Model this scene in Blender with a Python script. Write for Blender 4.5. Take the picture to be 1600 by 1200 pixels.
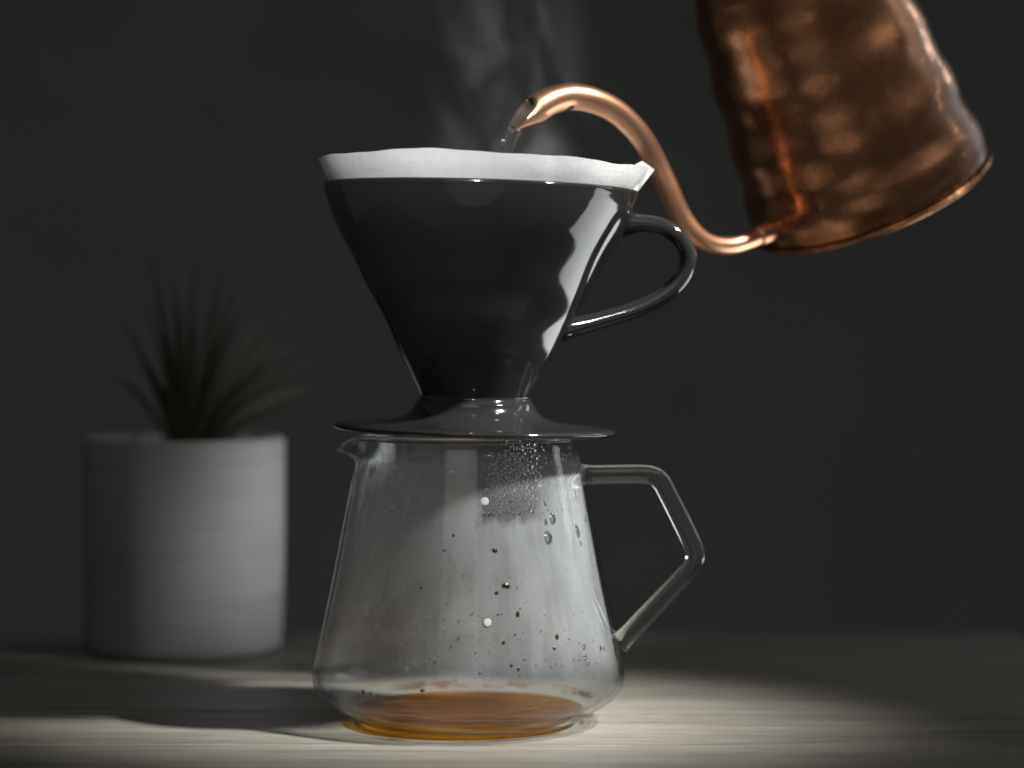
import bpy, bmesh, math, random
from mathutils import Vector, Matrix, noise as mnoise

random.seed(7)
sc = bpy.context.scene
for o in list(bpy.data.objects):
    bpy.data.objects.remove(o)
C = sc.collection
R = math.radians

# ------------------------------------------------------------------ camera
D = 0.94                 # metres from the lens to the carafe's axis
U = D / 4000.0           # metres covered by one photo pixel at that distance
ZC = 628 * U             # height of the lens above the table top
cam_data = bpy.data.cameras.new('camera')
cam = bpy.data.objects.new('camera', cam_data)
C.objects.link(cam)
cam.location = (0, -D, ZC)
cam.rotation_euler = (R(90), 0, 0)
cam_data.sensor_width = 36.0
cam_data.lens = 90.0
cam_data.shift_y = -100.0 / 1600.0
cam_data.clip_start = 0.01
cam_data.clip_end = 50
cam_data.dof.use_dof = True
cam_data.dof.focus_distance = D - 0.035
cam_data.dof.aperture_fstop = 4.6
sc.camera = cam

# ------------------------------------------------------------------ world, lamps, exposure
w = bpy.data.worlds.new('World')
sc.world = w
w.use_nodes = True
bg = w.node_tree.nodes['Background']
bg.inputs['Color'].default_value = (1.0, 1.0, 0.985, 1)
bg.inputs['Strength'].default_value = 0.05

def aim(o, target):
    d = Vector(target) - o.location
    o.rotation_euler = d.to_track_quat('-Z', 'Y').to_euler()

def area(name, loc, target, sx, sy, power, color, spread=180):
    l = bpy.data.lights.new(name, 'AREA')
    l.shape = 'RECTANGLE'
    l.size, l.size_y = sx, sy
    l.energy = power
    l.color = color
    l.spread = R(spread)
    o = bpy.data.objects.new(name, l)
    C.objects.link(o)
    o.location = loc
    aim(o, target)
    return o

def spot(name, loc, target, cone, blend, power, color, radius):
    l = bpy.data.lights.new(name, 'SPOT')
    l.spot_size = R(cone)
    l.spot_blend = blend
    l.energy = power
    l.color = color
    l.shadow_soft_size = radius
    o = bpy.data.objects.new(name, l)
    C.objects.link(o)
    o.location = loc
    aim(o, target)
    return o

# low wide soft window light to the right, below the level of the table top
area('window_light', (0.80, 0.40, -0.32), (0.0, 0.0, 0.06), 0.90, 0.52, 2.1, (0.95, 0.98, 1.0), 95)
# two narrow upright strips of the same window, higher up
area('window_strip', (0.74, 0.20, 0.42), (0.0, 0.0, 0.15), 0.10, 0.50, 0.36, (0.93, 0.97, 1.0), 180)
area('window_strip_far', (0.82, 0.64, 0.56), (0.13, 0.05, 0.27), 0.14, 0.50, 0.85, (0.86, 0.93, 1.0), 180)
# key light from high on the right, a little in front
spot('key_spot', (0.74, -0.34, 1.035), (-0.026, 0.016, 0.005), 10.2, 0.75, 345, (1.0, 0.97, 0.925), 0.062)
# small frontal spot added to brighten the filter and the spout
spot('filter_spot', (-0.06, -1.20, 0.80), (-0.022, 0.0, 0.226), 8.2, 0.75, 138, (0.97, 0.985, 1.0), 0.04)
# small side spot added to light the plant pot, skimming past the carafe
spot('side_spot', (1.05, -0.40, 0.36), (-0.120, 0.19, 0.050), 5.2, 0.8, 64, (0.97, 0.98, 1.0), 0.03)
# weak soft lights in front: one above the camera, one low, added for the kettle to mirror
area('front_strip', (-0.16, -1.25, 0.80), (0.0, 0.0, 0.12), 0.80, 0.75, 0.26, (1.0, 0.96, 0.9), 70)
low = area('front_low', (-0.10, -1.35, -0.34), (0.10, 0.0, 0.22), 1.1, 0.8, 0.20, (1.0, 0.95, 0.88), 120)
low.data.shape = 'ELLIPSE'

sc.view_settings.view_transform = 'Standard'
sc.view_settings.look = 'None'
sc.view_settings.exposure = 0.0
sc.view_settings.gamma = 1.0
sc.render.engine = 'CYCLES'
sc.cycles.use_denoising = True
try:
    sc.cycles.denoiser = 'OPENIMAGEDENOISE'
except Exception:
    pass
sc.cycles.max_bounces = 16
sc.cycles.transparent_max_bounces = 24
sc.cycles.transmission_bounces = 12
sc.cycles.glossy_bounces = 6
sc.cycles.diffuse_bounces = 4
sc.cycles.volume_bounces = 1
sc.cycles.sample_clamp_indirect = 4.0
sc.cycles.blur_glossy = 0.6
sc.cycles.volume_step_rate = 1.0
sc.cycles.volume_max_steps = 256

# ------------------------------------------------------------------ helpers
def P(px, py, y=0.0):
    """Photo pixel + distance behind the carafe axis -> point in metres."""
    s = (D + y) / 4000.0
    return Vector(((px - 800) * s, y, ZC - (py - 500) * s))

def tag(o, label=None, cat=None, group=None, kind=None):
    if label: o['label'] = label
    if cat: o['category'] = cat
    if group: o['group'] = group
    if kind: o['kind'] = kind
    return o

def empty(name, loc, label=None, cat=None, group=None):
    o = bpy.data.objects.new(name, None)
    o.empty_display_size = 0.02
    C.objects.link(o)
    o.location = loc
    return tag(o, label, cat, group)

def mesh_obj(name, verts, faces, mat=None, parent=None, smooth=True):
    me = bpy.data.meshes.new(name)
    me.from_pydata([tuple(v) for v in verts], [], faces)
    me.update()
    bm = bmesh.new(); bm.from_mesh(me)
    bmesh.ops.recalc_face_normals(bm, faces=bm.faces)
    bm.to_mesh(me); bm.free()
    if smooth:
        me.polygons.foreach_set('use_smooth', [True] * len(me.polygons))
    o = bpy.data.objects.new(name, me)
    C.objects.link(o)
    if mat: me.materials.append(mat)
    if parent: o.parent = parent
    return o

def smooth_curve(pts, n):
    """Catmull-Rom through a list of tuples (any dimension), n samples per span."""
    out = []
    m = len(pts)
    for i in range(m - 1):
        p0 = pts[max(i - 1, 0)]; p1 = pts[i]; p2 = pts[i + 1]; p3 = pts[min(i + 2, m - 1)]
        for k in range(n):
            t = k / n
            out.append(tuple(0.5 * ((2 * b) + (-a + c) * t + (2 * a - 5 * b + 4 * c - d) * t * t
                       + (-a + 3 * b - 3 * c + d) * t ** 3) for a, b, c, d in zip(p0, p1, p2, p3)))
    out.append(tuple(pts[-1]))
    return out

def lathe_data(prof, seg, warp=None, closed_loop=False):
    """prof: list of (r, z). Returns verts, faces. r<=1e-9 makes a pole."""
    verts, faces, rings = [], [], []
    for r, z in prof:
        if r <= 1e-9:
            rings.append([len(verts)]); verts.append(Vector((0, 0, z)))
        else:
            ring = []
            for k in range(seg):
                a = 2 * math.pi * k / seg
                v = Vector((r * math.cos(a), r * math.sin(a), z))
                if warp: v = warp(v, a, r, z)
                ring.append(len(verts)); verts.append(v)
            rings.append(ring)
    pairs = list(zip(rings[:-1], rings[1:]))
    if closed_loop: pairs.append((rings[-1], rings[0]))
    for A, B in pairs:
        if len(A) == 1 and len(B) == 1: continue
        for k in range(seg):
            j = (k + 1) % seg
            if len(A) == 1: faces.append((A[0], B[j], B[k]))
            elif len(B) == 1: faces.append((A[k], A[j], B[0]))
            else: faces.append((A[k], A[j], B[j], B[k]))
    return verts, faces

def sweep_data(path, radii, seg=24, side=None, power=2.0, cap=True):
    """Tube along path. radii: list of (ra, rb): ra along the curve plane's normal, rb along 'side'."""
    n = len(path)
    path = [Vector(p) for p in path]
    tang = [(path[min(i + 1, n - 1)] - path[max(i - 1, 0)]).normalized() for i in range(n)]
    s = Vector(side) if side else tang[0].orthogonal()
    verts, faces = [], []
    for i in range(n):
        t = tang[i]
        s = (s - t * s.dot(t)).normalized()
        nrm = t.cross(s)
        ra, rb = radii[i] if isinstance(radii[i], (tuple, list)) else (radii[i], radii[i])
        for k in range(seg):
            a = 2 * math.pi * k / seg
            ca, sa = math.cos(a), math.sin(a)
            ca = math.copysign(abs(ca) ** (2 / power), ca); sa = math.copysign(abs(sa) ** (2 / power), sa)
            verts.append(path[i] + nrm * (ra * ca) + s * (rb * sa))
    for i in range(n - 1):
        for k in range(seg):
            j = (k + 1) % seg
            faces.append((i * seg + k, i * seg + j, (i + 1) * seg + j, (i + 1) * seg + k))
    if cap:
        faces.append(tuple(range(seg)))
        faces.append(tuple(range((n - 1) * seg, n * seg)))
    return verts, faces

def interp(x, table):
    if x <= table[0][0]: return table[0][1]
    for (a, va), (b, vb) in zip(table[:-1], table[1:]):
        if x <= b: return va + (vb - va) * (x - a) / (b - a)
    return table[-1][1]

def sstep(a, b, x):
    t = min(1, max(0, (x - a) / (b - a)))
    return t * t * (3 - 2 * t)

# ------------------------------------------------------------------ material helpers
class NT:
    def __init__(s, name):
        s.m = bpy.data.materials.new(name)
        s.m.use_nodes = True
        s.t = s.m.node_tree
        s.t.nodes.clear()
        s.out = s.t.nodes.new('ShaderNodeOutputMaterial')
    def n(s, typ, **kw):
        nd = s.t.nodes.new(typ)
        for k, v in kw.items():
            if k.startswith('_'): setattr(nd, k[1:], v)
        return nd
    def link(s, a, b): s.t.links.new(a, b)
    def val(s, sock, v):
        if hasattr(v, 'is_linked') or hasattr(v, 'links'): s.link(v, sock)
        else: sock.default_value = v
    def math(s, op, a, b=0.0, c=None, clamp=False):
        nd = s.t.nodes.new('ShaderNodeMath'); nd.operation = op; nd.use_clamp = clamp
        s.val(nd.inputs[0], a); s.val(nd.inputs[1], b)
        if c is not None: s.val(nd.inputs[2], c)
        return nd.outputs[0]
    def smooth(s, x, a, b, lo=0.0, hi=1.0):
        nd = s.t.nodes.new('ShaderNodeMapRange'); nd.interpolation_type = 'SMOOTHSTEP'
        s.val(nd.inputs['Value'], x)
        nd.inputs['From Min'].default_value = a; nd.inputs['From Max'].default_value = b
        nd.inputs['To Min'].default_value = lo; nd.inputs['To Max'].default_value = hi
        return nd.outputs[0]
    def coords(s, scale=(1, 1, 1), loc=(0, 0, 0), kind='Object', rot=(0, 0, 0)):
        tc = s.t.nodes.new('ShaderNodeTexCoord')
        mp = s.t.nodes.new('ShaderNodeMapping')
        mp.inputs['Scale'].default_value = scale
        mp.inputs['Location'].default_value = loc
        mp.inputs['Rotation'].default_value = rot
        s.link(tc.outputs[kind], mp.inputs[0])
        return mp.outputs[0]
    def noise(s, vec, scale, detail=3.0, rough=0.5, dist=0.0):
        nd = s.t.nodes.new('ShaderNodeTexNoise')
        s.link(vec, nd.inputs['Vector'])
        nd.inputs['Scale'].default_value = scale
        nd.inputs['Detail'].default_value = detail
        nd.inputs['Roughness'].default_value = rough
        nd.inputs['Distortion'].default_value = dist
        return nd.outputs[0]
    def voronoi(s, vec, scale, feature='F1'):
        nd = s.t.nodes.new('ShaderNodeTexVoronoi'); nd.feature = feature
        s.link(vec, nd.inputs['Vector']); nd.inputs['Scale'].default_value = scale
        return nd.outputs['Distance']
    def ramp(s, fac, stops):
        nd = s.t.nodes.new('ShaderNodeValToRGB')
        s.link(fac, nd.inputs[0])
        el = nd.color_ramp.elements
        while len(el) < len(stops): el.new(0.5)
        for e, (p, c) in zip(el, stops):
            e.position = p; e.color = (*c, 1) if len(c) == 3 else c
        return nd.outputs[0]
    def mixc(s, fac, a, b, mode='MIX'):
        nd = s.t.nodes.new('ShaderNodeMix'); nd.data_type = 'RGBA'; nd.blend_type = mode
        s.val(nd.inputs[0], fac)
        for sock, v in ((nd.inputs[6], a), (nd.inputs[7], b)):
            if isinstance(v, tuple): sock.default_value = (*v, 1) if len(v) == 3 else v
            else: s.link(v, sock)
        return nd.outputs[2]
    def bump(s, h, strength, dist, normal=None):
        nd = s.t.nodes.new('ShaderNodeBump')
        s.link(h, nd.inputs['Height'])
        nd.inputs['Strength'].default_value = strength
        nd.inputs['Distance'].default_value = dist
        if normal: s.link(normal, nd.inputs['Normal'])
        return nd.outputs[0]
    def principled(s, **kw):
        nd = s.t.nodes.new('ShaderNodeBsdfPrincipled')
        for k, v in kw.items():
            sock = nd.inputs[k.replace('_', ' ')]
            if isinstance(v, tuple): sock.default_value = (*v, 1) if len(v) == 3 and sock.type == 'RGBA' else v
            else: s.val(sock, v)
        return nd.outputs[0]
    def mix(s, fac, a, b):
        nd = s.t.nodes.new('ShaderNodeMixShader')
        s.val(nd.inputs[0], fac); s.link(a, nd.inputs[1]); s.link(b, nd.inputs[2])
        return nd.outputs[0]
    def done(s, sh, volume=None):
        if sh: s.link(sh, s.out.inputs['Surface'])
        if volume: s.link(volume, s.out.inputs['Volume'])
        return s.m

def mat_ceramic():
    t = NT('black_glazed_ceramic')
    co = t.coords()
    n1 = t.noise(co, 900, 2)
    dust = t.smooth(t.voronoi(co, 1100), 0.13, 0.05)
    patch = t.smooth(t.noise(co, 38, 3), 0.56, 0.74)
    dust = t.math('MULTIPLY', dust, patch)
    smear = t.smooth(t.noise(co, 45, 3, 0.6), 0.45, 0.75)
    col = t.mixc(t.math('MULTIPLY', dust, 0.35), (0.0135, 0.0135, 0.0138), (0.30, 0.30, 0.30))
    rough = t.math('ADD', t.math('MULTIPLY', smear, 0.05), t.math('ADD', 0.065, t.math('MULTIPLY', dust, 0.4)))
    b = t.bump(t.noise(co, 60, 1), 0.05, 0.001)
    return t.done(t.principled(Base_Color=col, Roughness=rough, IOR=1.5, Specular_IOR_Level=0.5, Normal=b))

def mat_paper():
    t = NT('white_filter_paper')
    co = t.coords()
    n = t.noise(co, 260, 4, 0.6)
    crepe = t.noise(t.coords((900, 900, 900)), 1.0, 2)
    col = t.ramp(n, [(0.3, (0.66, 0.67, 0.67)), (0.7, (0.74, 0.75, 0.745))])
    b = t.bump(t.math('ADD', t.math('MULTIPLY', n, 0.6), t.math('MULTIPLY', crepe, 0.4)), 0.25, 0.0007)
    p = t.principled(Base_Color=col, Roughness=0.9, Specular_IOR_Level=0.1, Normal=b)
    tr = t.n('ShaderNodeBsdfTranslucent')
    tr.inputs[0].default_value = (0.78, 0.78, 0.76, 1)
    return t.done(t.mix(0.28, p, tr.outputs[0]))

def thin_fresnel(t, ior=1.47):
    g = t.n('ShaderNodeNewGeometry')
    i = t.math('MULTIPLY_ADD', g.outputs['Backfacing'], 1.0 / ior - ior, ior)
    f = t.n('ShaderNodeFresnel')
    t.link(i, f.inputs['IOR'])
    return f.outputs[0]

def mat_thin_glass():
    t = NT('thin_clear_glass')
    f = thin_fresnel(t)
    tr = t.n('ShaderNodeBsdfTransparent'); tr.inputs[0].default_value = (0.975, 0.985, 0.98, 1)
    gl = t.n('ShaderNodeBsdfGlossy'); gl.inputs['Roughness'].default_value = 0.02
    return t.done(t.mix(f, tr.outputs[0], gl.outputs[0]))

def mat_glass(name='solid_clear_glass', col=(0.97, 0.985, 0.98), ior=1.47, rough=0.0):
    t = NT(name)
    return t.done(t.principled(Base_Color=col, Roughness=rough, IOR=ior, Transmission_Weight=1.0))

def mat_fog():
    """Breath-like condensation film on the inside of the glass."""
    t = NT('condensation_film')
    tc = t.n('ShaderNodeTexCoord')
    sp = t.n('ShaderNodeSeparateXYZ'); t.link(tc.outputs['Object'], sp.inputs[0])
    x, y, z = sp.outputs
    co = t.coords()
    n1 = t.noise(co, 55, 4, 0.6)
    n2 = t.noise(t.coords((260, 260, 260)), 1.0, 2)
    # wiped-clear window where the big condensation drops have run together
    nx = t.math('MULTIPLY', t.math('SUBTRACT', t.noise(t.coords((260, 260, 90)), 1.0, 4, 0.65), 0.5), 46 * U)
    xe = t.math('ADD', x, nx); ze = t.math('ADD', z, nx)
    clear = t.math('MULTIPLY', t.smooth(xe, 16 * U, 30 * U), t.smooth(xe, 150 * U, 85 * U))
    clear = t.math('MULTIPLY', clear, t.smooth(ze, 314 * U, 332 * U))
    clear = t.math('MULTIPLY', clear, t.smooth(y, -0.005, -0.012))
    clear = t.math('MULTIPLY', clear, t.smooth(n1, 0.25, 0.6, 0.7, 1.0))
    top = t.smooth(z, 418 * U, 405 * U)
    low = t.smooth(z, 48 * U, 125 * U, 0.04, 1.0)
    cov = t.math('MULTIPLY', t.math('MULTIPLY', top, low), t.smooth(n1, 0.2, 0.8, 0.31, 0.39))
    runs = t.noise(t.coords((150, 150, 9)), 1.0, 3, 0.55)
    cov = t.math('MULTIPLY', cov, t.smooth(runs, 0.3, 0.62, 0.82, 1.08))
    fine = t.noise(t.coords((1500, 1500, 1500)), 1.0, 2)
    cov = t.math('MULTIPLY', cov, t.smooth(fine, 0.3, 0.7, 0.95, 1.05))
    cov = t.math('MULTIPLY', cov, t.math('SUBTRACT', 1.0, t.math('MULTIPLY', clear, 0.62)))
    # coffee residue ring just above the liquid
    st = t.coords((70, 70, 420))
    zz = t.math('ADD', z, t.math('MULTIPLY', t.math('SUBTRACT', t.noise(st, 1.0, 4, 0.65), 0.5), 14 * U))
    ring = t.math('MULTIPLY', t.smooth(zz, 18 * U, 22 * U), t.smooth(zz, 39 * U, 29 * U))
    ring = t.math('MULTIPLY', ring, t.smooth(t.noise(st, 0.8, 4, 0.7), 0.44, 0.56))
    ring = t.math('MULTIPLY', ring, t.smooth(x, -0.035, -0.015))
    cov = t.math('MAXIMUM', cov, t.math('MULTIPLY', ring, 0.85))
    col = t.mixc(t.smooth(ring, 0.0, 0.22), (0.54, 0.565, 0.585), (0.13, 0.038, 0.006))
    d = t.n('ShaderNodeBsdfDiffuse'); t.link(col, d.inputs[0])
    tl = t.n('ShaderNodeBsdfTranslucent'); t.link(col, tl.inputs[0])
    tr = t.n('ShaderNodeBsdfTransparent'); tr.inputs[0].default_value = (1, 1, 1, 1)
    s = t.mix(0.38, d.outputs[0], tl.outputs[0])
    return t.done(t.mix(cov, tr.outputs[0], s))

def mat_coffee():
    t = NT('weak_amber_coffee')
    f = thin_fresnel(t, 1.25)
    sw = t.smooth(t.noise(t.coords((40, 120, 60)), 1.0, 5, 0.65, 1.4), 0.42, 0.60)
    tr = t.n('ShaderNodeBsdfTransparent'); t.link(t.mixc(sw, (0.95, 0.74, 0.22), (0.80, 0.42, 0.07)), tr.inputs[0])
    tl = t.n('ShaderNodeBsdfTranslucent'); t.link(t.mixc(sw, (0.78, 0.44, 0.05), (0.45, 0.16, 0.02)), tl.inputs[0])
    d = t.n('ShaderNodeBsdfDiffuse'); t.link(t.mixc(sw, (0.50, 0.20, 0.016), (0.20, 0.058, 0.007)), d.inputs[0])
    gl = t.n('ShaderNodeBsdfGlossy'); gl.inputs['Roughness'].default_value = 0.02
    body = t.mix(0.16, tr.outputs[0], t.mix(0.5, tl.outputs[0], d.outputs[0]))
    return t.done(t.mix(f, body, gl.outputs[0]))

def mat_simple(name, col, rough=0.6, **kw):
    t = NT(name)
    return t.done(t.principled(Base_Color=col, Roughness=rough, **kw))

def mat_copper_body():
    t = NT('tarnished_copper')
    co = t.coords()
    n1 = t.noise(co, 24, 5, 0.62, 0.8)
    n2 = t.noise(co, 120, 5, 0.65, 0.5)
    n3 = t.noise(co, 620, 2, 0.5)
    nb = t.noise(co, 17, 2, 0.5, 0.4)
    specks = t.math('MULTIPLY', t.smooth(t.voronoi(co, 420), 0.26, 0.14), t.smooth(n2, 0.45, 0.6))
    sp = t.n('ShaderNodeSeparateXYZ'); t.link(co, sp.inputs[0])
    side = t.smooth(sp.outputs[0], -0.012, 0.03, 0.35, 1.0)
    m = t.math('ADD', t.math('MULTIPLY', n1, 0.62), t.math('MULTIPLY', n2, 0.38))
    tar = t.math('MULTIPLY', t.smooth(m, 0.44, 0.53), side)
    tar = t.math('MAXIMUM', tar, t.math('MULTIPLY', specks, 0.8))
    base = t.ramp(n1, [(0.3, (0.58, 0.27, 0.135)), (0.7, (0.40, 0.18, 0.09))])
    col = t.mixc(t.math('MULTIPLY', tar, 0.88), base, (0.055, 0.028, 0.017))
    rough = t.math('ADD', t.math('MULTIPLY', tar, 0.16), t.math('ADD', 0.15, t.math('MULTIPLY', n2, 0.14)))
    h = t.math('ADD', t.math('MULTIPLY', nb, 1.0), t.math('ADD', t.math('MULTIPLY', n2, 0.10), t.math('MULTIPLY', n3, 0.02)))
    b = t.bump(h, 0.22, 0.006)
    return t.done(t.principled(Base_Color=col, Metallic=1.0, Roughness=rough, Normal=b))

def mat_copper_spout():
    t = NT('polished_copper')
    co = t.coords()
    n1 = t.noise(co, 60, 4)
    col = t.ramp(n1, [(0.3, (0.83, 0.45, 0.28)), (0.75, (0.74, 0.37, 0.21))])
    return t.done(t.principled(Base_Color=col, Metallic=1.0, Roughness=t.math('ADD', 0.30, t.math('MULTIPLY', n1, 0.14))))

def mat_wood():
    t = NT('pale_limed_wood')
    co = t.coords((3.0, 60.0, 60.0))
    oi = t.n('ShaderNodeObjectInfo')
    va = t.n('ShaderNodeVectorMath'); va.operation = 'ADD'
    t.link(co, va.inputs[0])
    cb = t.n('ShaderNodeCombineXYZ'); t.link(t.math('MULTIPLY', oi.outputs['Random'], 37.0), cb.inputs[0]); t.link(t.math('MULTIPLY', oi.outputs['Random'], 11.0), cb.inputs[1])
    t.link(cb.outputs[0], va.inputs[1])
    v = va.outputs[0]
    g1 = t.noise(v, 2.2, 6, 0.65, 0.4)
    g2 = t.noise(v, 9.0, 4, 0.6)
    g3 = t.noise(v, 0.7, 2)
    g4 = t.noise(v, 34.0, 3, 0.6)
    f = t.math('ADD', t.math('MULTIPLY', g1, 0.36), t.math('ADD', t.math('MULTIPLY', g2, 0.28), t.math('ADD', t.math('MULTIPLY', g3, 0.14), t.math('MULTIPLY', g4, 0.22))))
    col = t.ramp(f, [(0.38, (0.098, 0.090, 0.075)), (0.48, (0.172, 0.161, 0.140)), (0.60, (0.235, 0.222, 0.196))])
    b = t.bump(f, 0.5, 0.0008)
    return t.done(t.principled(Base_Color=col, Roughness=t.math('ADD', 0.34, t.math('MULTIPLY', g2, 0.25)), Normal=b))

def mat_wall():
    t = NT('matt_charcoal_wall')
    n = t.noise(t.coords(), 6, 4)
    col = t.ramp(n, [(0.3, (0.212, 0.212, 0.212)), (0.7, (0.245, 0.245, 0.245))])
    return t.done(t.principled(Base_Color=col, Roughness=0.95, Specular_IOR_Level=0.1))

def mat_pot():
    t = NT('brushed_grey_concrete')
    co = t.coords((9, 9, 300))
    n1 = t.noise(co, 1.0, 5, 0.65)
    n2 = t.noise(t.coords((25, 25, 25)), 1.0, 3)
    f = t.math('ADD', t.math('MULTIPLY', n1, 0.7), t.math('MULTIPLY', n2, 0.3))
    col = t.ramp(f, [(0.32, (0.160, 0.160, 0.160)), (0.68, (0.212, 0.212, 0.216))])
    b = t.bump(n1, 0.4, 0.001)
    return t.done(t.principled(Base_Color=col, Roughness=0.7, Normal=b))

def mat_leaf():
    t = NT('dark_green_leaf')
    n = t.noise(t.coords((30, 30, 30)), 1.0, 3)
    oi = t.n('ShaderNodeObjectInfo')
    col = t.mixc(n, (0.014, 0.021, 0.006), (0.030, 0.040, 0.011))
    p = t.principled(Base_Color=col, Roughness=0.5, Specular_IOR_Level=0.3)
    return t.done(p)

M_CER = mat_ceramic(); M_PAPER = mat_paper(); M_THIN = mat_thin_glass(); M_GLASS = mat_glass()
M_WATER = mat_glass('clear_water', (0.98, 0.99, 1.0), 1.33)
M_FOG = mat_fog(); M_COFFEE = mat_coffee()
M_COPPER = mat_copper_body(); M_SPOUT = mat_copper_spout()
M_WOOD = mat_wood(); M_WALL = mat_wall(); M_POT = mat_pot(); M_LEAF = mat_leaf()
M_SOIL = mat_simple('dark_soil', (0.012, 0.010, 0.008), 0.95)
M_MARK = mat_simple('white_print', (0.36, 0.37, 0.37), 0.5)
M_DROPLET_BROWN = mat_simple('dark_coffee_drop', (0.025, 0.016, 0.012), 0.12)
M_DROPLET_RED = mat_simple('red_brown_coffee_drop', (0.20, 0.06, 0.03), 0.12)
M_INSIDE = mat_simple('dark_bore_copper', (0.05, 0.032, 0.022), 0.6, Metallic=0.5)  # inside of the spout, a darker copper colour than the outside

# ------------------------------------------------------------------ setting: wall and plank table
wall = mesh_obj('wall', [(-2.5, 1.5, -1.2), (2.5, 1.5, -1.2), (2.5, 1.5, 2.2), (-2.5, 1.5, 2.2),
                         (-2.5, 1.56, -1.2), (2.5, 1.56, -1.2), (2.5, 1.56, 2.2), (-2.5, 1.56, 2.2)],
                [(0, 1, 2, 3), (4, 7, 6, 5), (0, 4, 5, 1), (3, 2, 6, 7), (0, 3, 7, 4), (1, 5, 6, 2)], M_WALL, smooth=False)
tag(wall, 'plain matt charcoal wall behind the coffee set', 'wall', kind='structure')

table = empty('table', (0, 0, 0), 'pale wooden plank table top under the carafe', 'table')
table['kind'] = 'structure'
edges = [-0.155, -0.0515, 0.024, 0.100, 0.176, 0.270]     # joints between planks, front to back
for i in range(len(edges) - 1):
    y0, y1 = edges[i] + 0.0009, edges[i + 1] - 0.0009
    h = -0.0003 * (i % 2)
    bm = bmesh.new()
    bmesh.ops.create_cube(bm, size=1.0)
    for v in bm.verts:
        v.co = Vector((-0.45 + (v.co.x + 0.5) * 0.684, y0 + (v.co.y + 0.5) * (y1 - y0), -0.022 + (v.co.z + 0.5) * 0.022 + h))
    bmesh.ops.bevel(bm, geom=[e for e in bm.edges], offset=0.0012, segments=2, affect='EDGES', profile=0.5)
    me = bpy.data.meshes.new('plank'); bm.to_mesh(me); bm.free()
    o = bpy.data.objects.new('plank', me); C.objects.link(o); me.materials.append(M_WOOD); o.parent = table
    o.rotation_euler.z = R(-0.9)
sub = mesh_obj('underlay', [(-0.45, -0.15, -0.03), (0.228, -0.15, -0.03), (0.228, 0.265, -0.03), (-0.45, 0.265, -0.03),
                            (-0.45, -0.15, -0.0225), (0.228, -0.15, -0.0225), (0.228, 0.265, -0.0225), (-0.45, 0.265, -0.0225)],
               [(3, 2, 1, 0), (4, 5, 6, 7), (0, 1, 5, 4), (1, 2, 6, 5), (2, 3, 7, 6), (3, 0, 4, 7)],
               M_SOIL, table, smooth=False)

# ------------------------------------------------------------------ glass carafe
CX = (732 - 800) * U
carafe = empty('glass_carafe', (CX, 0, 0.0006), 'fogged clear glass carafe with angular handle, coffee dripper on its rim', 'carafe')
outer = [(0, 2), (120, 2), (165, 2.5), (178, 7), (196, 17), (215, 28), (232, 41), (241, 55), (243.5, 70), (242, 86), (236, 112), (227.5, 150),
         (213, 218), (199, 290), (186, 358), (179, 396), (174, 420), (171.5, 434), (171.5, 441)]
outer = [outer[0], outer[1], outer[2]] + smooth_curve(outer[3:], 4)
inner = [(166, 441), (166.5, 434), (169, 420), (174, 396), (180.5, 358), (193, 290), (206.5, 218), (221, 150), (229, 112), (235, 86),
         (236.5, 70), (233, 56), (224, 44), (207, 33), (188, 23), (170, 15), (150, 11), (0, 9)]
inner = smooth_curve(inner[:-2], 4) + inner[-2:]
rimtop = [(171.0, 443.5), (168.8, 444.8), (166.6, 443.5)]
prof = [(r * U, z * U) for r, z in outer + rimtop + inner]
def spout_warp(v, a, r, z):
    zz = z / U
    if zz < 370: return v
    dphi = abs(a - math.pi)
    wz = sstep(392, 446, zz) ** 1.3
    lip = math.exp(-(dphi / 0.17) ** 2) * 0.55 + math.exp(-(dphi / 0.42) ** 2) * 0.45
    neck = math.exp(-(dphi / 0.5) ** 2) * sstep(372, 400, zz) * (1 - sstep(400, 432, zz))
    out = (34 * wz * lip - 3.0 * neck) * U
    drop = 19 * (sstep(405, 446, zz)) * math.exp(-(dphi / 0.22) ** 2) * U
    d = Vector((math.cos(a), math.sin(a), 0))
    return v + d * out - Vector((0, 0, drop))
v, f = lathe_data(prof, 160, spout_warp)
body = mesh_obj('body', v, f, M_THIN, carafe)
# rounded fire-polished bead along the rim (real refracting glass)
bead = []
for k in range(160):
    a = 2 * math.pi * k / 160
    bead.append(spout_warp(Vector((169 * U * math.cos(a), 169 * U * math.sin(a), 443.5 * U)), a, 169 * U, 443.5 * U))
vv, ff = [], []
for k in range(160):
    t = (bead[(k + 1) % 160] - bead[k - 1]).normalized()
    o_ = Vector((bead[k].x, bead[k].y, 0)).normalized(); o_ = (o_ - t * o_.dot(t)).normalized(); n_ = t.cross(o_)
    for j in range(10):
        b = 2 * math.pi * j / 10
        vv.append(bead[k] + (o_ * math.cos(b) + n_ * math.sin(b)) * 4.6 * U)
for k in range(160):
    for j in range(10):
        ff.append((k * 10 + j, k * 10 + (j + 1) % 10, ((k + 1) % 160) * 10 + (j + 1) % 10, ((k + 1) % 160) * 10 + j))
mesh_obj('rim', vv, ff, M_GLASS, carafe)
# glass ring added at the base edge for its refracted line
v, f = lathe_data([((166 + 5.0 * math.cos(b)) * U, (5.4 + 3.4 * math.sin(b)) * U) for b in [2 * math.pi * i / 10 for i in range(10)]], 128, closed_loop=True)
mesh_obj('refraction_ring', v, f, M_GLASS, carafe)
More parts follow.
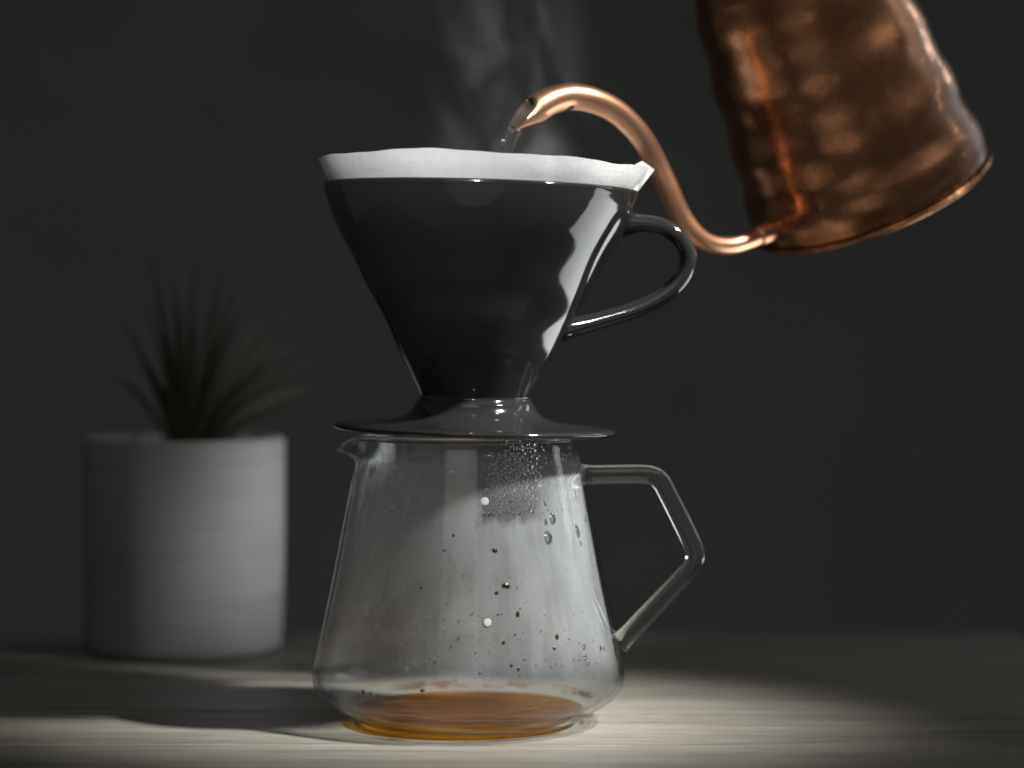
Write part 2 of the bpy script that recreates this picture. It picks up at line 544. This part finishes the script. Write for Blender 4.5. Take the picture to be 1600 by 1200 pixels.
# handle: bent solid glass rod
def lp(px, py, y=0.0):
    return P(px, py, y) - Vector((CX, 0, 0.0006))
hp = [(905, 742), (925, 742), (960, 741.5), (1000, 741), (1020, 743.5), (1033, 753), (1043, 771), (1060, 805), (1077, 840), (1084, 857),
      (1086, 870), (1081, 885), (1068, 901), (1045, 925), (1010, 961), (985, 987), (966, 1006)]
hp = smooth_curve(hp, 5)
rad = []
nH = len(hp)
for i in range(nH):
    s_ = i / (nH - 1)
    rad.append((14.6 + 4 * math.exp(-(s_ / 0.035) ** 2) + 3 * math.exp(-((1 - s_) / 0.03) ** 2)) * U)
v, f = sweep_data([lp(*p) for p in hp], [(r, r * 1.05) for r in rad], 32, side=(0, 1, 0), power=2.5)
mesh_obj('handle', v, f, M_GLASS, carafe)
# condensation film
film = [(174, 412), (180, 358), (192.3, 290), (205.8, 218), (220.2, 150), (228.2, 112), (234.2, 86), (235.6, 70), (232, 57), (223, 45), (206.5, 34), (189, 24.2)]
film = smooth_curve([(r - 0.6, z) for r, z in film], 4)
v, f = lathe_data([(r * U, z * U) for r, z in film], 128)
mesh_obj('condensation', v, f, M_FOG, carafe)

def glass_r(z):      # outer radius in px at height z px
    return interp(z, [(2.5, 165), (17, 196), (41, 232), (70, 243.5), (86, 242), (112, 236), (150, 227.5), (218, 213), (290, 199), (358, 186), (396, 179), (420, 174), (441, 171.5)])
def on_glass(px, py, lift=0.0):
    """Point and outward normal on the front of the carafe where the photo shows (px, py)."""
    z = 1128 - py
    for _ in range(4):
        r = glass_r(z)
        dx = px - 732
        yy = -math.sqrt(max(r * r - dx * dx, 1.0))
        s = (4000 + yy) / 4000
        z = 628 - (py - 500) * s
    r = glass_r(z)
    dx = (px - 800) * (4000 + yy) / 4000 + 68
    dx = max(-r * .999, min(r * .999, dx))
    yy = -math.sqrt(r * r - dx * dx)
    slope = (glass_r(z + 4) - glass_r(z - 4)) / 8
    n = Vector((dx / r, yy / r, -slope)).normalized()
    return Vector((dx * U, yy * U, z * U)) + n * lift * U, n

def blob_data(p, n, rw, rh, depth, lean=0.0, seg=12, rings=4, wob=0.0, tear=0.0):
    up = (Vector((0, 0, 1)) - n * n.z).normalized()
    sd = n.cross(up)
    if lean:
        c_, s_ = math.cos(lean), math.sin(lean)
        up, sd = up * c_ + sd * s_, sd * c_ - up * s_
    verts, faces = [], []
    ph = random.uniform(0, 6.28)
    for i in range(rings):
        t = i / rings
        e = math.cos(t * math.pi / 2); hgt = math.sin(t * math.pi / 2)
        for k in range(seg):
            a = 2 * math.pi * k / seg
            wv = 1 + wob * math.sin(2 * a + ph) + wob * 0.6 * math.sin(3 * a + ph * 2)
            wd = 1 - tear * math.sin(a)
            verts.append(p + (sd * (rw * math.cos(a) * wd) + up * (rh * math.sin(a))) * (e * wv * U) + n * (depth * hgt * U))
    verts.append(p + n * depth * U)
    top = len(verts) - 1
    verts.append(p - n * 0.2 * U)
    bot = len(verts) - 1
    for i in range(rings - 1):
        for k in range(seg):
            j = (k + 1) % seg
            faces.append((i * seg + k, i * seg + j, (i + 1) * seg + j, (i + 1) * seg + k))
    for k in range(seg):
        j = (k + 1) % seg
        faces.append(((rings - 1) * seg + k, (rings - 1) * seg + j, top))
        faces.append((j, k, bot))
    return verts, faces

# printed level marks
for px, py in ((758.5, 785), (762.5, 975)):
    p, n = on_glass(px, py, -6.9)
    v, f = blob_data(p, n, 6.2, 6.2, 0.5, seg=20)
    mesh_obj('level_mark', v, f, M_MARK, carafe)

# large single water drops (px, py, half width, half height, lean)
for px, py, rw, rh, ln in ((868, 811, 6, 9.5, 0.15), (861, 841, 7, 10.5, 0.15), (908, 831, 4.5, 11, 0.2), (857, 817, 3, 5.5, 0.3),
                           (634, 782, 3.6, 8, 0.1), (609, 796, 4.5, 6.5, -0.3), (617, 757, 2.8, 8.5, -0.15), (616, 741, 3, 4, 0),
                           (555, 787, 2.4, 5, -0.3), (921, 813, 2.5, 6, 0.25), (914, 850, 2.4, 4, 0.3), (838, 732, 3.5, 3.5, 0),
                           (824, 740, 2.4, 9, 0.35), (855, 787, 2.5, 7, 0.5), (904, 772, 2.2, 12, 0.2), (836, 800, 2.6, 5, 0.3),
                           (705, 742, 5, 5, 0), (918, 1011, 3.2, 4.5, 0.2), (950, 1013, 2.6, 3.4, 0), (919, 1027, 4, 4.5, 0), (924, 1036, 3, 3.5, 0)):
    p, n = on_glass(px, py, -7.2)
    v, f = blob_data(p, n, rw, rh, min(rw, rh) * 0.75, ln, 16, 5, 0.03, 0.12)
    mesh_obj('water_drop', v, f, M_WATER, carafe)
# dark and red-brown coffee drops that cling to the wall
for px, py, rw, rh in ((775, 862, 4.2, 3.4), (793, 917, 6.2, 3.6), (778, 928, 2.8, 2.6), (812, 961, 3.0, 4.4), (789, 1006, 2.6, 2.4), (802, 1041, 2.2, 2.0),
                       (708, 838, 3, 2.4), (693, 862, 2.2, 2), (656, 920, 2, 2), (875, 996, 3.4, 4.2), (871, 1014, 2.4, 2.8), (945, 1013, 2.2, 3.2), (813, 1047, 2, 2)):
    p, n = on_glass(px, py, -7.2)
    v, f = blob_data(p, n, rw, rh, min(rw, rh) * 0.45, random.uniform(-.4, .4), 14, 4, 0.1)
    mesh_obj('coffee_drop', v, f, M_DROPLET_BROWN, carafe)
for px, py, rw, rh in ((563, 1085, 3, 3.8), (575, 1089, 2.8, 3), (590, 1094, 2.8, 3), (658, 1082, 4, 3)):
    p, n = on_glass(px, py, -7.2)
    v, f = blob_data(p, n, rw, rh, min(rw, rh) * 0.45, 0, 14, 4, 0.08)
    mesh_obj('coffee_drop', v, f, M_DROPLET_RED, carafe)
# fine condensation droplets: too many and too small to count
vv, ff = [], []
taken = []
def add_droplet(px, py, rw, rh, ln=0.0):
    p, n = on_glass(px, py, -7.2)
    a, b = blob_data(p, n, rw, rh, min(rw, rh) * 0.8, ln, 8, 3, 0.05)
    off = len(vv)
    vv.extend(a); ff.extend([tuple(i + off for i in q) for q in b])
tries = 0
while len(taken) < 420 and tries < 20000:
    tries += 1
    px = random.triangular(757, 874, 800); py = random.uniform(688, 806)
    dens = math.exp(-((px - 797) / 22) ** 2) * sstep(700, 740, py) + 0.22 * sstep(870, 800, px) + 0.10
    if py < 712: dens = 0.5 * math.exp(-((px - 830) / 30) ** 2)
    if random.random() > dens: continue
    r = random.uniform(1.0, 2.5) * (1.15 if random.random() < 0.2 else 0.9)
    if any((px - q[0]) ** 2 + (py - q[1]) ** 2 < ((r + q[2]) * 0.95) ** 2 for q in taken): continue
    taken.append((px, py, r)); add_droplet(px, py, r, r * random.uniform(1.0, 1.6), 0.25)
for _ in range(120):
    px = random.uniform(875, 915); py = random.uniform(700, 800)
    r = random.uniform(0.6, 1.5); add_droplet(px, py, r, r * random.uniform(1, 2.4), 0.25)
for _ in range(130):
    px = random.uniform(505, 960); py = random.triangular(880, 1085, 1040)
    r = random.uniform(0.6, 1.9); add_droplet(px, py, r, r * random.uniform(0.9, 1.4), 0)
o = mesh_obj('droplets', vv, ff, M_WATER, carafe)
o['kind'] = 'stuff'

# coffee in the carafe
cprof = [(0, 9.8), (149, 11.6), (169, 15.8), (175, 18.6), (178.5, 20.4), (176, 19.4), (171, 18.4), (162, 18.05), (130, 18), (0, 18)]
v, f = lathe_data([(r * U, z * U) for r, z in cprof], 96)
coffee = mesh_obj('coffee', v, f, M_COFFEE)
coffee.location = (CX, 0, 0.0006)
tag(coffee, 'shallow pool of amber coffee in the bottom of the glass carafe', 'coffee')
for px, py in ((834, 1116), (856, 1116), (818, 1120), (742, 1122), (690, 1110), (880, 1108)):
    q = P(px, py) - Vector((CX, 0, 0))
    # where the sight line meets the coffee surface
    z = 18 * U
    dirv = (P(px, py) - cam.location)
    k = (z + 0.0006 - cam.location.z) / dirv.z
    h_ = cam.location + dirv * k - coffee.location
    v, f = blob_data(h_, Vector((0, 0, 1)), 3.2, 3.2, 2.4, seg=12) if False else ([], [])
    rr = random.uniform(2, 3.4) * U
    bm = bmesh.new(); bmesh.ops.create_uvsphere(bm, u_segments=12, v_segments=8, radius=rr)
    for vt in bm.verts: vt.co = Vector((vt.co.x, vt.co.y, max(vt.co.z, -rr * 0.3))) + h_
    me = bpy.data.meshes.new('bubble'); bm.to_mesh(me); bm.free(); me.materials.append(M_THIN)
    me.polygons.foreach_set('use_smooth', [True] * len(me.polygons))
    o = bpy.data.objects.new('bubble', me); C.objects.link(o); o.parent = coffee

# ------------------------------------------------------------------ ceramic dripper (tilted a little to the right)
TILT = R(1.65)
drip_loc = P(741, 677.2)
dripper = empty('coffee_dripper', drip_loc, 'glossy black ceramic cone dripper with side handle, standing on the glass carafe', 'dripper')
dripper.rotation_euler = (0, TILT, 0)
plate = [(60, -2), (84, -2), (86, 1.2), (150, 1.2), (200, 0.6), (212, 1.4), (218, 4), (219.5, 7.2), (217, 10.6), (209, 12.6), (192, 14), (165, 16), (140, 19),
         (121, 23), (107, 28.5), (98.5, 35.5), (94, 43), (92, 49)]
plate = plate[:3] + smooth_curve(plate[3:], 3) + [(70, 49), (60, 44)]
v, f = lathe_data([(r * U, z * U) for r, z in plate], 128, closed_loop=True)
mesh_obj('base_plate', v, f, M_CER, dripper)
keys = [(48, 92.3), (56, 86.5), (66, 90), (90, 102), (118, 116.5), (150, 132.5), (181, 148.5), (241, 182), (300, 214), (335, 232), (358, 240.5), (374, 245), (380, 246.5)]
cone_out = smooth_curve([(r, z) for z, r in keys], 8)
def wave(z):
    # soft throwing rings in the wall
    return 0.75 * math.sin((z - 108) / 92 * 2 * math.pi) * sstep(75, 120, z) * sstep(360, 310, z)
cone_out = [(r + wave(z), z) for r, z in cone_out]
lip = [(246.3, 383), (243.8, 385.2), (240, 385.6), (236.5, 384.2), (235, 381)]
cone_in = [(226, 352), (196, 296), (164, 238), (131, 178), (100, 118), (74, 70), (70, 48.2)]
v, f = lathe_data([(r * U, z * U) for r, z in cone_out + lip + cone_in], 144, closed_loop=True)
mesh_obj('cone', v, f, M_CER, dripper)
# handle: flat strap with a raised centre ridge
hp = [(962, 352), (985, 349), (1008, 349), (1034, 354), (1056, 366), (1070, 384), (1075.5, 403), (1071, 424), (1056, 446), (1030, 466.5), (995, 483.5), (955, 496), (918, 506), (888, 513), (862, 518)]
hp = smooth_curve(hp, 6)
rot = Matrix.Rotation(-TILT, 3, 'Y')
path = [rot @ (P(px, py) - drip_loc) for px, py in hp]
n = len(path)
seg = 20
vv, ff = [], []
shape = []          # half strap section: (along curve normal, across width) in px
sec = [(11.5, 0), (11.0, 4), (7.5, 7.5), (6.8, 13), (7.5, 19), (5, 22), (0, 23.5), (-5, 22), (-8.5, 18), (-10.5, 10)]
ring = sec + [(-11.2, 0)] + [(a, -b) for a, b in reversed(sec[1:])]
m = len(ring)
for i in range(n):
    t = (path[min(i + 1, n - 1)] - path[max(i - 1, 0)]).normalized()
    s_ = Vector((0, 1, 0)); nr = t.cross(s_).normalized()
    e = i / (n - 1)
    grow = 1 + 0.55 * math.exp(-(e / 0.09) ** 2) + 0.5 * math.exp(-((1 - e) / 0.10) ** 2)
    for a, b in ring:
        vv.append(path[i] - nr * (a * U * grow * 1.2) + s_ * (b * U * (0.9 + 0.1 * grow)))
for i in range(n - 1):
    for k in range(m):
        j = (k + 1) % m
        ff.append((i * m + k, i * m + j, (i + 1) * m + j, (i + 1) * m + k))
ff.append(tuple(range(m))); ff.append(tuple(range((n - 1) * m, n * m)))
h_ = mesh_obj('handle', vv, ff, M_CER, dripper)
sb = h_.modifiers.new('smooth', 'SUBSURF'); sb.levels = 1; sb.render_levels = 2

# ------------------------------------------------------------------ paper filter
filt = empty('paper_filter', drip_loc, 'white cone paper coffee filter standing up out of the black dripper', 'filter')
filt.rotation_euler = (0, TILT, 0)
SEG = 180
def paper_top(a):
    h = 423 + 0.9 * math.sin(a * 3 + 0.6) + 0.6 * math.sin(a * 7 + 2.0) + 0.35 * math.sin(a * 23)
    fr = math.exp(-((math.atan2(math.sin(a + 1.92), math.cos(a + 1.92))) / 0.28) ** 2)
    h += 3.5 * fr
    dz = math.atan2(math.sin(a + 0.62), math.cos(a + 0.62))
    h -= 3.0 * math.exp(-(dz / 0.22) ** 2)
    return h
def paper_r(z, a):
    r = interp(z, [(60, 62), (385, 233.5), (400, 243), (440, 259)])
    pk = abs(math.atan2(math.sin(a), math.cos(a)))
    pl = abs(math.atan2(math.sin(a - math.pi), math.cos(a - math.pi)))
    up = sstep(380, 425, z)
    r += up * (9.0 * math.exp(-pk / 0.10) + 5.0 * math.exp(-pl / 0.12) + 1.6 * math.sin(a * 5 + 1.0) + 1.0 * math.sin(a * 11))
    dn = math.atan2(math.sin(a + 1.12), math.cos(a + 1.12))
    r -= up * 3.0 * math.exp(-(dn / 0.05) ** 2)
    return r
vv, ff = [], []
LV = [0.0, 0.3, 0.6, 0.85, 0.9, 0.93, 0.96, 0.98, 1.0]
for side_ in (0, 1):
    for q in (LV if side_ == 0 else LV[::-1]):
        for k in range(SEG):
            a = 2 * math.pi * k / SEG
            zt = paper_top(a)
            z = 60 + (zt - 60) * q
            r = paper_r(z, a) - (0.9 if side_ else 0.0)
            vv.append(Vector((r * math.cos(a), r * math.sin(a), z)) * U)
nr = len(LV) * 2
for i in range(nr - 1):
    for k in range(SEG):
        j = (k + 1) % SEG
        ff.append((i * SEG + k, i * SEG + j, (i + 1) * SEG + j, (i + 1) * SEG + k))
pc_ = mesh_obj('cone', vv, ff, M_PAPER, filt)
pc_.data.set_sharp_from_angle(angle=R(50))
# folded side seam standing out at the right
pts = [(236, 386), (244, 384.5), (269.5, 420), (250, 433), (240, 427), (232, 422)]
vv = []
for yy in (-1.6, 0.6):
    for r, z in pts:
        vv.append(Vector((r, yy - 6 * sstep(248, 232, r), z)) * U)
k = len(pts)
ff = [tuple(range(k)), tuple(range(k, 2 * k))] + [(i, (i + 1) % k, k + (i + 1) % k, k + i) for i in range(k)]
mesh_obj('seam', vv, ff, M_PAPER, filt, smooth=False)
# wet coffee grounds inside
v, f = lathe_data([(0, 250 * U), (120 * U, 252 * U), (157 * U, 262 * U), (150 * U, 248 * U), (0, 235 * U)], 64)
g = mesh_obj('coffee_grounds', v, f, M_SOIL)
g.location = drip_loc; g.rotation_euler = (0, TILT, 0)
tag(g, 'bed of wet dark coffee grounds inside the paper filter', 'coffee grounds')

# ------------------------------------------------------------------ copper kettle (tilted, pouring)
KY = 0.085
KS = (D + KY) / 4000
base = P(1362, 306, KY)
lean, fwd = R(23.5), R(17)
ax = Vector((-math.sin(lean) * math.cos(fwd), -math.sin(fwd), math.cos(lean) * math.cos(fwd))).normalized()
kx = Vector((math.cos(lean), 0, math.sin(lean))); kx = (kx - ax * kx.dot(ax)).normalized()
kz = ax; ky = kz.cross(kx)
KM = Matrix((kx, ky, kz)).transposed()
kettle = empty('copper_kettle', base, 'dented tarnished copper gooseneck kettle tipped to pour into the dripper', 'kettle')
def ket(z):
    b = interp(z, [(0, 189), (12, 191), (60, 190), (90, 184), (192, 175), (294, 163), (390, 148), (420, 132)])
    ripple = 2.5 * math.sin((z - 90) / 102 * 2 * math.pi - math.pi / 2) * sstep(10, 40, z) * sstep(420, 380, z)
    return b + ripple
kp = [(0, 0), (170, 0), (182, 1.5), (187, 5)] + [(ket(z), z) for z in [9 + 4 * i for i in range(103)]] + [(120, 428), (96, 433), (0, 435)]
def dent(v, a, r, z):
    d = mnoise.noise(Vector((v.x * 28 + 3, v.y * 28, v.z * 28))) * 0.9 * KS
    q = Vector((math.cos(a), math.sin(a), 0))
    return v + q * d * (1 if z > 12 * KS else 0)
v, f = lathe_data([(r * KS, z * KS) for r, z in kp], 144, dent)
mesh_obj('body', [KM @ p for p in v], f, M_COPPER, kettle)
# rolled foot rim
ring = []
v, f = lathe_data([((190.5 + 5.0 * math.cos(b)) * KS, (1.5 + 5.0 * math.sin(b)) * KS) for b in [2 * math.pi * i / 12 for i in range(12)]], 128, closed_loop=True)
mesh_obj('foot_rim', [KM @ p for p in v], f, M_COPPER, kettle)
# lid and handle (above the picture)
v, f = lathe_data([(r * KS, z * KS) for r, z in [(0, 470), (12, 470), (16, 464), (12, 456), (10, 448), (60, 446), (98, 440), (100, 434), (98, 432), (0, 431)]], 64)
mesh_obj('lid', [KM @ p for p in v], f, M_COPPER, kettle)
hpk = smooth_curve([(120, 0, 428), (180, 0, 475), (250, 0, 470), (300, 0, 440), (330, 0, 400)], 6)
v, f = sweep_data([KM @ (Vector(p) * KS) for p in hpk], [(9 * KS, 16 * KS)] * len(hpk), 16, side=tuple(KM @ Vector((0, 1, 0))))
mesh_obj('handle', v, f, M_SOIL, kettle)
# gooseneck spout: (px, py, depth, radius px)
sp = [(1225, 350, 0.060, 15.0), (1195, 364, 0.056, 14.5), (1165, 377, 0.051, 14.0), (1138, 384, 0.046, 14.3), (1110, 381, 0.041, 15.0), (1085, 365, 0.037, 16.0), (1062, 334, 0.034, 17.0),
      (1043, 293, 0.031, 17.8), (1022, 248, 0.028, 18.2), (998, 209, 0.023, 18.7), (965, 176, 0.018, 19.4), (928, 157, 0.013, 20.5), (892, 151, 0.009, 21.5), (862, 157, 0.004, 22), (838, 170, 0.0, 22.3)]
sps = smooth_curve(sp, 7)
path = [P(a, b, c) - base for a, b, c, r in sps]
rads = [r * U for a, b, c, r in sps]
v, f = sweep_data(path, rads, 32, side=(0, 1, 0), cap=False)
SEGS = 32
nring = len(path)
# oblique cut at the mouth
t_end = (path[-1] - path[-2]).normalized()
cutc = P(816, 178.5, -0.001) - base
maj = (P(834, 152, 0.0015) - P(798, 205, -0.0035)) * 0.5
mnr = Vector((9.5 * U, -19.0 * U, -6.0 * U))
last = v[(nring - 1) * SEGS:]
cen = path[-1]
cutring = []
for k in range(SEGS):
    d = last[k] - cen
    # express the ring vertex in (in-plane up, depth) and remap onto the oblique ellipse
    s_ = Vector((0, 1, 0)); s_ = (s_ - t_end * s_.dot(t_end)).normalized(); nn = t_end.cross(s_)
    ca = d.dot(nn) / rads[-1]; sa = d.dot(s_) / rads[-1]
    if nn.z < 0: ca = -ca
    cutring.append(cutc + maj * ca - mnr * sa)
off = len(v)
for q in (0.5, 1.0):
    for k in range(SEGS): v.append(last[k].lerp(cutring[k], q))
rows = [(nring - 1) * SEGS, off, off + SEGS]
for A_, B_ in zip(rows[:-1], rows[1:]):
    for k in range(SEGS):
        j = (k + 1) % SEGS
        f.append((A_ + k, A_ + j, B_ + j, B_ + k))
spout = mesh_obj('spout', v, f, M_SPOUT, kettle)
# lip thickness and dark bore
lv, lf = [], []
inn = [cutc + (c - cutc) * 0.86 for c in cutring]
deep = [cen + (l - cen) * 0.84 for l in last]
deeper = [path[-6] + (v[(nring - 6) * SEGS + k] - path[-6]) * 0.84 for k in range(SEGS)]
deepest = [path[-18] + (v[(nring - 18) * SEGS + k] - path[-18]) * 0.84 for k in range(SEGS)]
for rg in (cutring, inn): lv += rg
for k in range(SEGS):
    j = (k + 1) % SEGS
    lf.append((k, j, SEGS + j, SEGS + k))
mesh_obj('lip', lv, lf, M_SPOUT, spout)
lv, lf = [], []
for rg in (inn, deep, deeper, deepest): lv += rg
for r_ in range(3):
    for k in range(SEGS):
        j = (k + 1) % SEGS
        lf.append((r_ * SEGS + k, r_ * SEGS + j, (r_ + 1) * SEGS + j, (r_ + 1) * SEGS + k))
lf.append(tuple(range(3 * SEGS, 4 * SEGS)))
mesh_obj('bore', lv, lf, M_INSIDE, spout)
# collar where the spout meets the body
cps = smooth_curve([(1206, 359, 0.0575), (1195, 364, 0.056), (1184, 369, 0.0542)], 4)
v, f = sweep_data([P(*p) - base for p in cps], [(16.4 + 1.2 * math.sin(math.pi * i / 8)) * U for i in range(9)], 28, side=(0, 1, 0))
mesh_obj('collar', v, f, M_SPOUT, spout)

# ------------------------------------------------------------------ poured water
ws = [(806, 201, -0.0025, 9.0, 4.0), (801, 209, -0.003, 8.0, 4.2), (798.5, 220, -0.003, 6.6, 4.6), (797, 232, -0.003, 5.2, 5.2), (796, 245, -0.003, 5.0, 4.4), (795, 262, -0.003, 4.2, 4.4),
      (794, 290, -0.003, 3.8, 3.8), (793, 330, -0.003, 3.4, 3.4), (792, 400, -0.003, 3.0, 3.0)]
wc = smooth_curve(ws, 6)
w0 = P(792, 400, -0.003)
v, f = sweep_data([P(a, b, c) - w0 for a, b, c, r1, r2 in wc], [(r1 * 1.2 * U, r2 * 1.2 * U) for a, b, c, r1, r2 in wc], 20, side=(0, 1, 0))
stream = mesh_obj('water_stream', v, f, M_WATER)
stream.location = w0
tag(stream, 'thin stream of clear water running from the kettle spout', 'water')
bm = bmesh.new(); bmesh.ops.create_uvsphere(bm, u_segments=16, v_segments=12, radius=3.6 * U)
me = bpy.data.meshes.new('water_droplet'); bm.to_mesh(me); bm.free(); me.materials.append(M_WATER)
me.polygons.foreach_set('use_smooth', [True] * len(me.polygons))
dr = bpy.data.objects.new('water_droplet', me); C.objects.link(dr)
dr.location = P(786, 222, -0.004); dr.scale = (0.9, 0.9, 1.25)
tag(dr, 'single tiny drop falling left of the water stream', 'water drop')

# ------------------------------------------------------------------ plant pot and plant
PY = 0.205
PS = (D + PY) / 4000
pc = P(287, 1002, PY); pot_loc = Vector((pc.x, PY, 0.0005))
pot = empty('plant_pot', pot_loc, 'round grey brushed concrete plant pot at the back left of the table', 'plant pot')
PR = 157 * PS
ph = (1008 - 682) * PS + 0.0
ph = P(0, 684, PY).z
pp = [(0, 0), (PR * .93, 0), (PR * .975, 0.0012), (PR * .985, 0.004), (PR * 1.0, ph * .5), (PR * 1.005, ph - 0.003), (PR * 1.0, ph - 0.0008), (PR * .985, ph),
      (PR * .95, ph), (PR * .93, ph - 0.002), (PR * .92, ph - 0.012), (PR * .9, 0.01), (0, 0.008)]
v, f = lathe_data(pp, 96)
mesh_obj('wall', v, f, M_POT, pot).name = 'pot_body'
v, f = lathe_data([(0, ph - 0.003), (PR * .6, ph - 0.0032), (PR * .925, ph - 0.0045), (PR * .9, ph - 0.02), (0, ph - 0.02)], 48)
mesh_obj('soil', v, f, M_SOIL, pot)
plant = empty('spiky_plant', pot_loc + Vector((0, 0, ph - 0.004)), 'dark green plant with long narrow pointed leaves growing in the grey pot', 'plant')
def leaf(base_, tip, bend, width, yoff):
    a = Vector(base_); b = Vector(tip)
    N = 12
    mid = (a + b) * 0.5 + Vector((0, 0, bend))
    pts_ = []
    for i in range(N + 1):
        t = i / N
        pts_.append(a * (1 - t) ** 2 + mid * 2 * t * (1 - t) + b * t * t)
    sd = (b - a).cross(Vector((0, 1, 0.2))).normalized()
    vv, ff = [], []
    for i in range(N + 1):
        t = i / N
        wd = width * (0.55 + 0.9 * t * (1 - t) * 2) * (1 - t ** 3) + 0.00015
        tg = (pts_[min(i + 1, N)] - pts_[max(i - 1, 0)]).normalized()
        s_ = (sd - tg * sd.dot(tg)).normalized(); nn = tg.cross(s_)
        for c, h in ((-1, 0.25), (-0.5, 0.05), (0, -0.1), (0.5, 0.05), (1, 0.25)):
            vv.append(pts_[i] + s_ * (wd * c) + nn * (wd * h))
        for c, h in ((1, 0.17), (0.5, -0.12), (0, -0.28), (-0.5, -0.12), (-1, 0.17)):
            vv.append(pts_[i] + s_ * (wd * c) + nn * (wd * h))
    for i in range(N):
        for k in range(10):
            j = (k + 1) % 10
            ff.append((i * 10 + k, i * 10 + j, (i + 1) * 10 + j, (i + 1) * 10 + k))
    ff.append(tuple(range(10))); ff.append(tuple(range(N * 10, N * 10 + 10)))
    return vv, ff
leaves = [((236, 400), 282, -.4, 8), ((305, 402), 290, .2, 7), ((372, 440), 300, -.6, 11), ((412, 498), 305, .4, 10), ((455, 486), 310, -.3, 9), ((486, 566), 320, -.5, 9),
          ((492, 606), 330, .3, 8), ((345, 470), 296, .6, 9), ((262, 520), 284, -.7, 8), ((222, 560), 278, .2, 8), ((232, 480), 280, .5, 8), ((190, 500), 272, -.1, 8), ((175, 590), 266, .3, 8),
          ((425, 560), 312, .7, 8), ((330, 560), 300, -.8, 9), ((285, 470), 288, .8, 8), ((395, 590), 314, -.9, 7),
          ((350, 415), 294, .9, 8), ((390, 460), 300, -.2, 9), ((430, 530), 308, .1, 10), ((468, 530), 316, .6, 8), ((340, 520), 303, -1.0, 9), ((440, 600), 318, -.7, 8),
          ((270, 430), 286, -.9, 8), ((310, 490), 292, 1.0, 9), ((480, 640), 326, -.9, 7), ((250, 600), 274, -1.0, 8)]
for (tx, ty), bx, dy, wd in leaves:
    yb = PY + 0.012 * dy
    yt = PY + 0.045 * dy
    b_ = P(bx, 684, yb); b_.z = plant.location.z
    v, f = leaf(b_ - plant.location, P(tx, ty, yt) - plant.location, 0.012, wd * 0.5 * PS, dy)
    mesh_obj('leaf', v, f, M_LEAF, plant)

# ------------------------------------------------------------------ steam
def mat_steam():
    t = NT('drifting_steam')
    tc = t.n('ShaderNodeTexCoord')
    sp = t.n('ShaderNodeSeparateXYZ'); t.link(tc.outputs['Object'], sp.inputs[0])
    x, y, z = sp.outputs
    # sideways drift of the wisps as they rise
    wob = t.math('MULTIPLY', t.math('SUBTRACT', t.noise(t.coords((9, 9, 20)), 1.0, 2), 0.5), 0.050)
    cb = t.n('ShaderNodeCombineXYZ')
    t.link(t.math('ADD', t.math('ADD', x, wob), t.math('MULTIPLY', z, 0.25)), cb.inputs[0]); t.link(y, cb.inputs[1]); t.link(z, cb.inputs[2])
    mp = t.n('ShaderNodeMapping'); mp.inputs['Scale'].default_value = (44, 30, 17); mp.inputs['Location'].default_value = (1.3, 0.4, 5.7); t.link(cb.outputs[0], mp.inputs[0])
    nz = t.noise(mp.outputs[0], 1.0, 3, 0.5, 1.0)
    den = t.smooth(nz, 0.44, 0.70)
    fade = t.math('MULTIPLY', t.smooth(z, 0.085, 0.0, 0.12, 1.0), t.smooth(z, -0.008, 0.004))
    ex = t.math('MULTIPLY', t.smooth(x, -0.034, -0.010), t.smooth(x, 0.036, 0.004))
    ey = t.smooth(t.math('ABSOLUTE', y), 0.024, 0.010)
    den = t.math('MULTIPLY', t.math('MULTIPLY', den, fade), t.math('MULTIPLY', ex, ey))
    vs = t.n('ShaderNodeVolumePrincipled')
    vs.inputs['Color'].default_value = (0.95, 0.96, 0.97, 1)
    vs.inputs['Anisotropy'].default_value = 0.15
    t.link(t.math('MULTIPLY', den, 9.0), vs.inputs['Density'])
    return t.done(None, vs.outputs[0])
st0 = P(795, 246)
hull = [(-0.010, 0.034, 0.022, 0.002), (0.006, 0.038, 0.025, 0.002), (0.022, 0.036, 0.025, 0.0), (0.040, 0.034, 0.025, 0.001), (0.062, 0.037, 0.025, 0.004), (0.09, 0.036, 0.024, 0.004), (0.110, 0.022, 0.018, 0.0)]
hull = smooth_curve(hull, 4)
vv, ff = [], []
SG = 28
for z, rx, ry, cx_ in hull:
    for k in range(SG):
        a = 2 * math.pi * k / SG
        wv = 1 + 0.10 * mnoise.noise(Vector((math.cos(a) * 1.3, math.sin(a) * 1.3, z * 40)))
        vv.append((cx_ + rx * wv * math.cos(a), ry * wv * math.sin(a), z))
for i in range(len(hull) - 1):
    for k in range(SG):
        j = (k + 1) % SG
        ff.append((i * SG + k, i * SG + j, (i + 1) * SG + j, (i + 1) * SG + k))
ff.append(tuple(range(SG))); ff.append(tuple(range((len(hull) - 1) * SG, len(hull) * SG)))
steam = mesh_obj('steam', vv, ff, mat_steam())
steam.location = st0
tag(steam, 'thin wisps of steam rising from the paper filter', 'steam', kind='stuff')
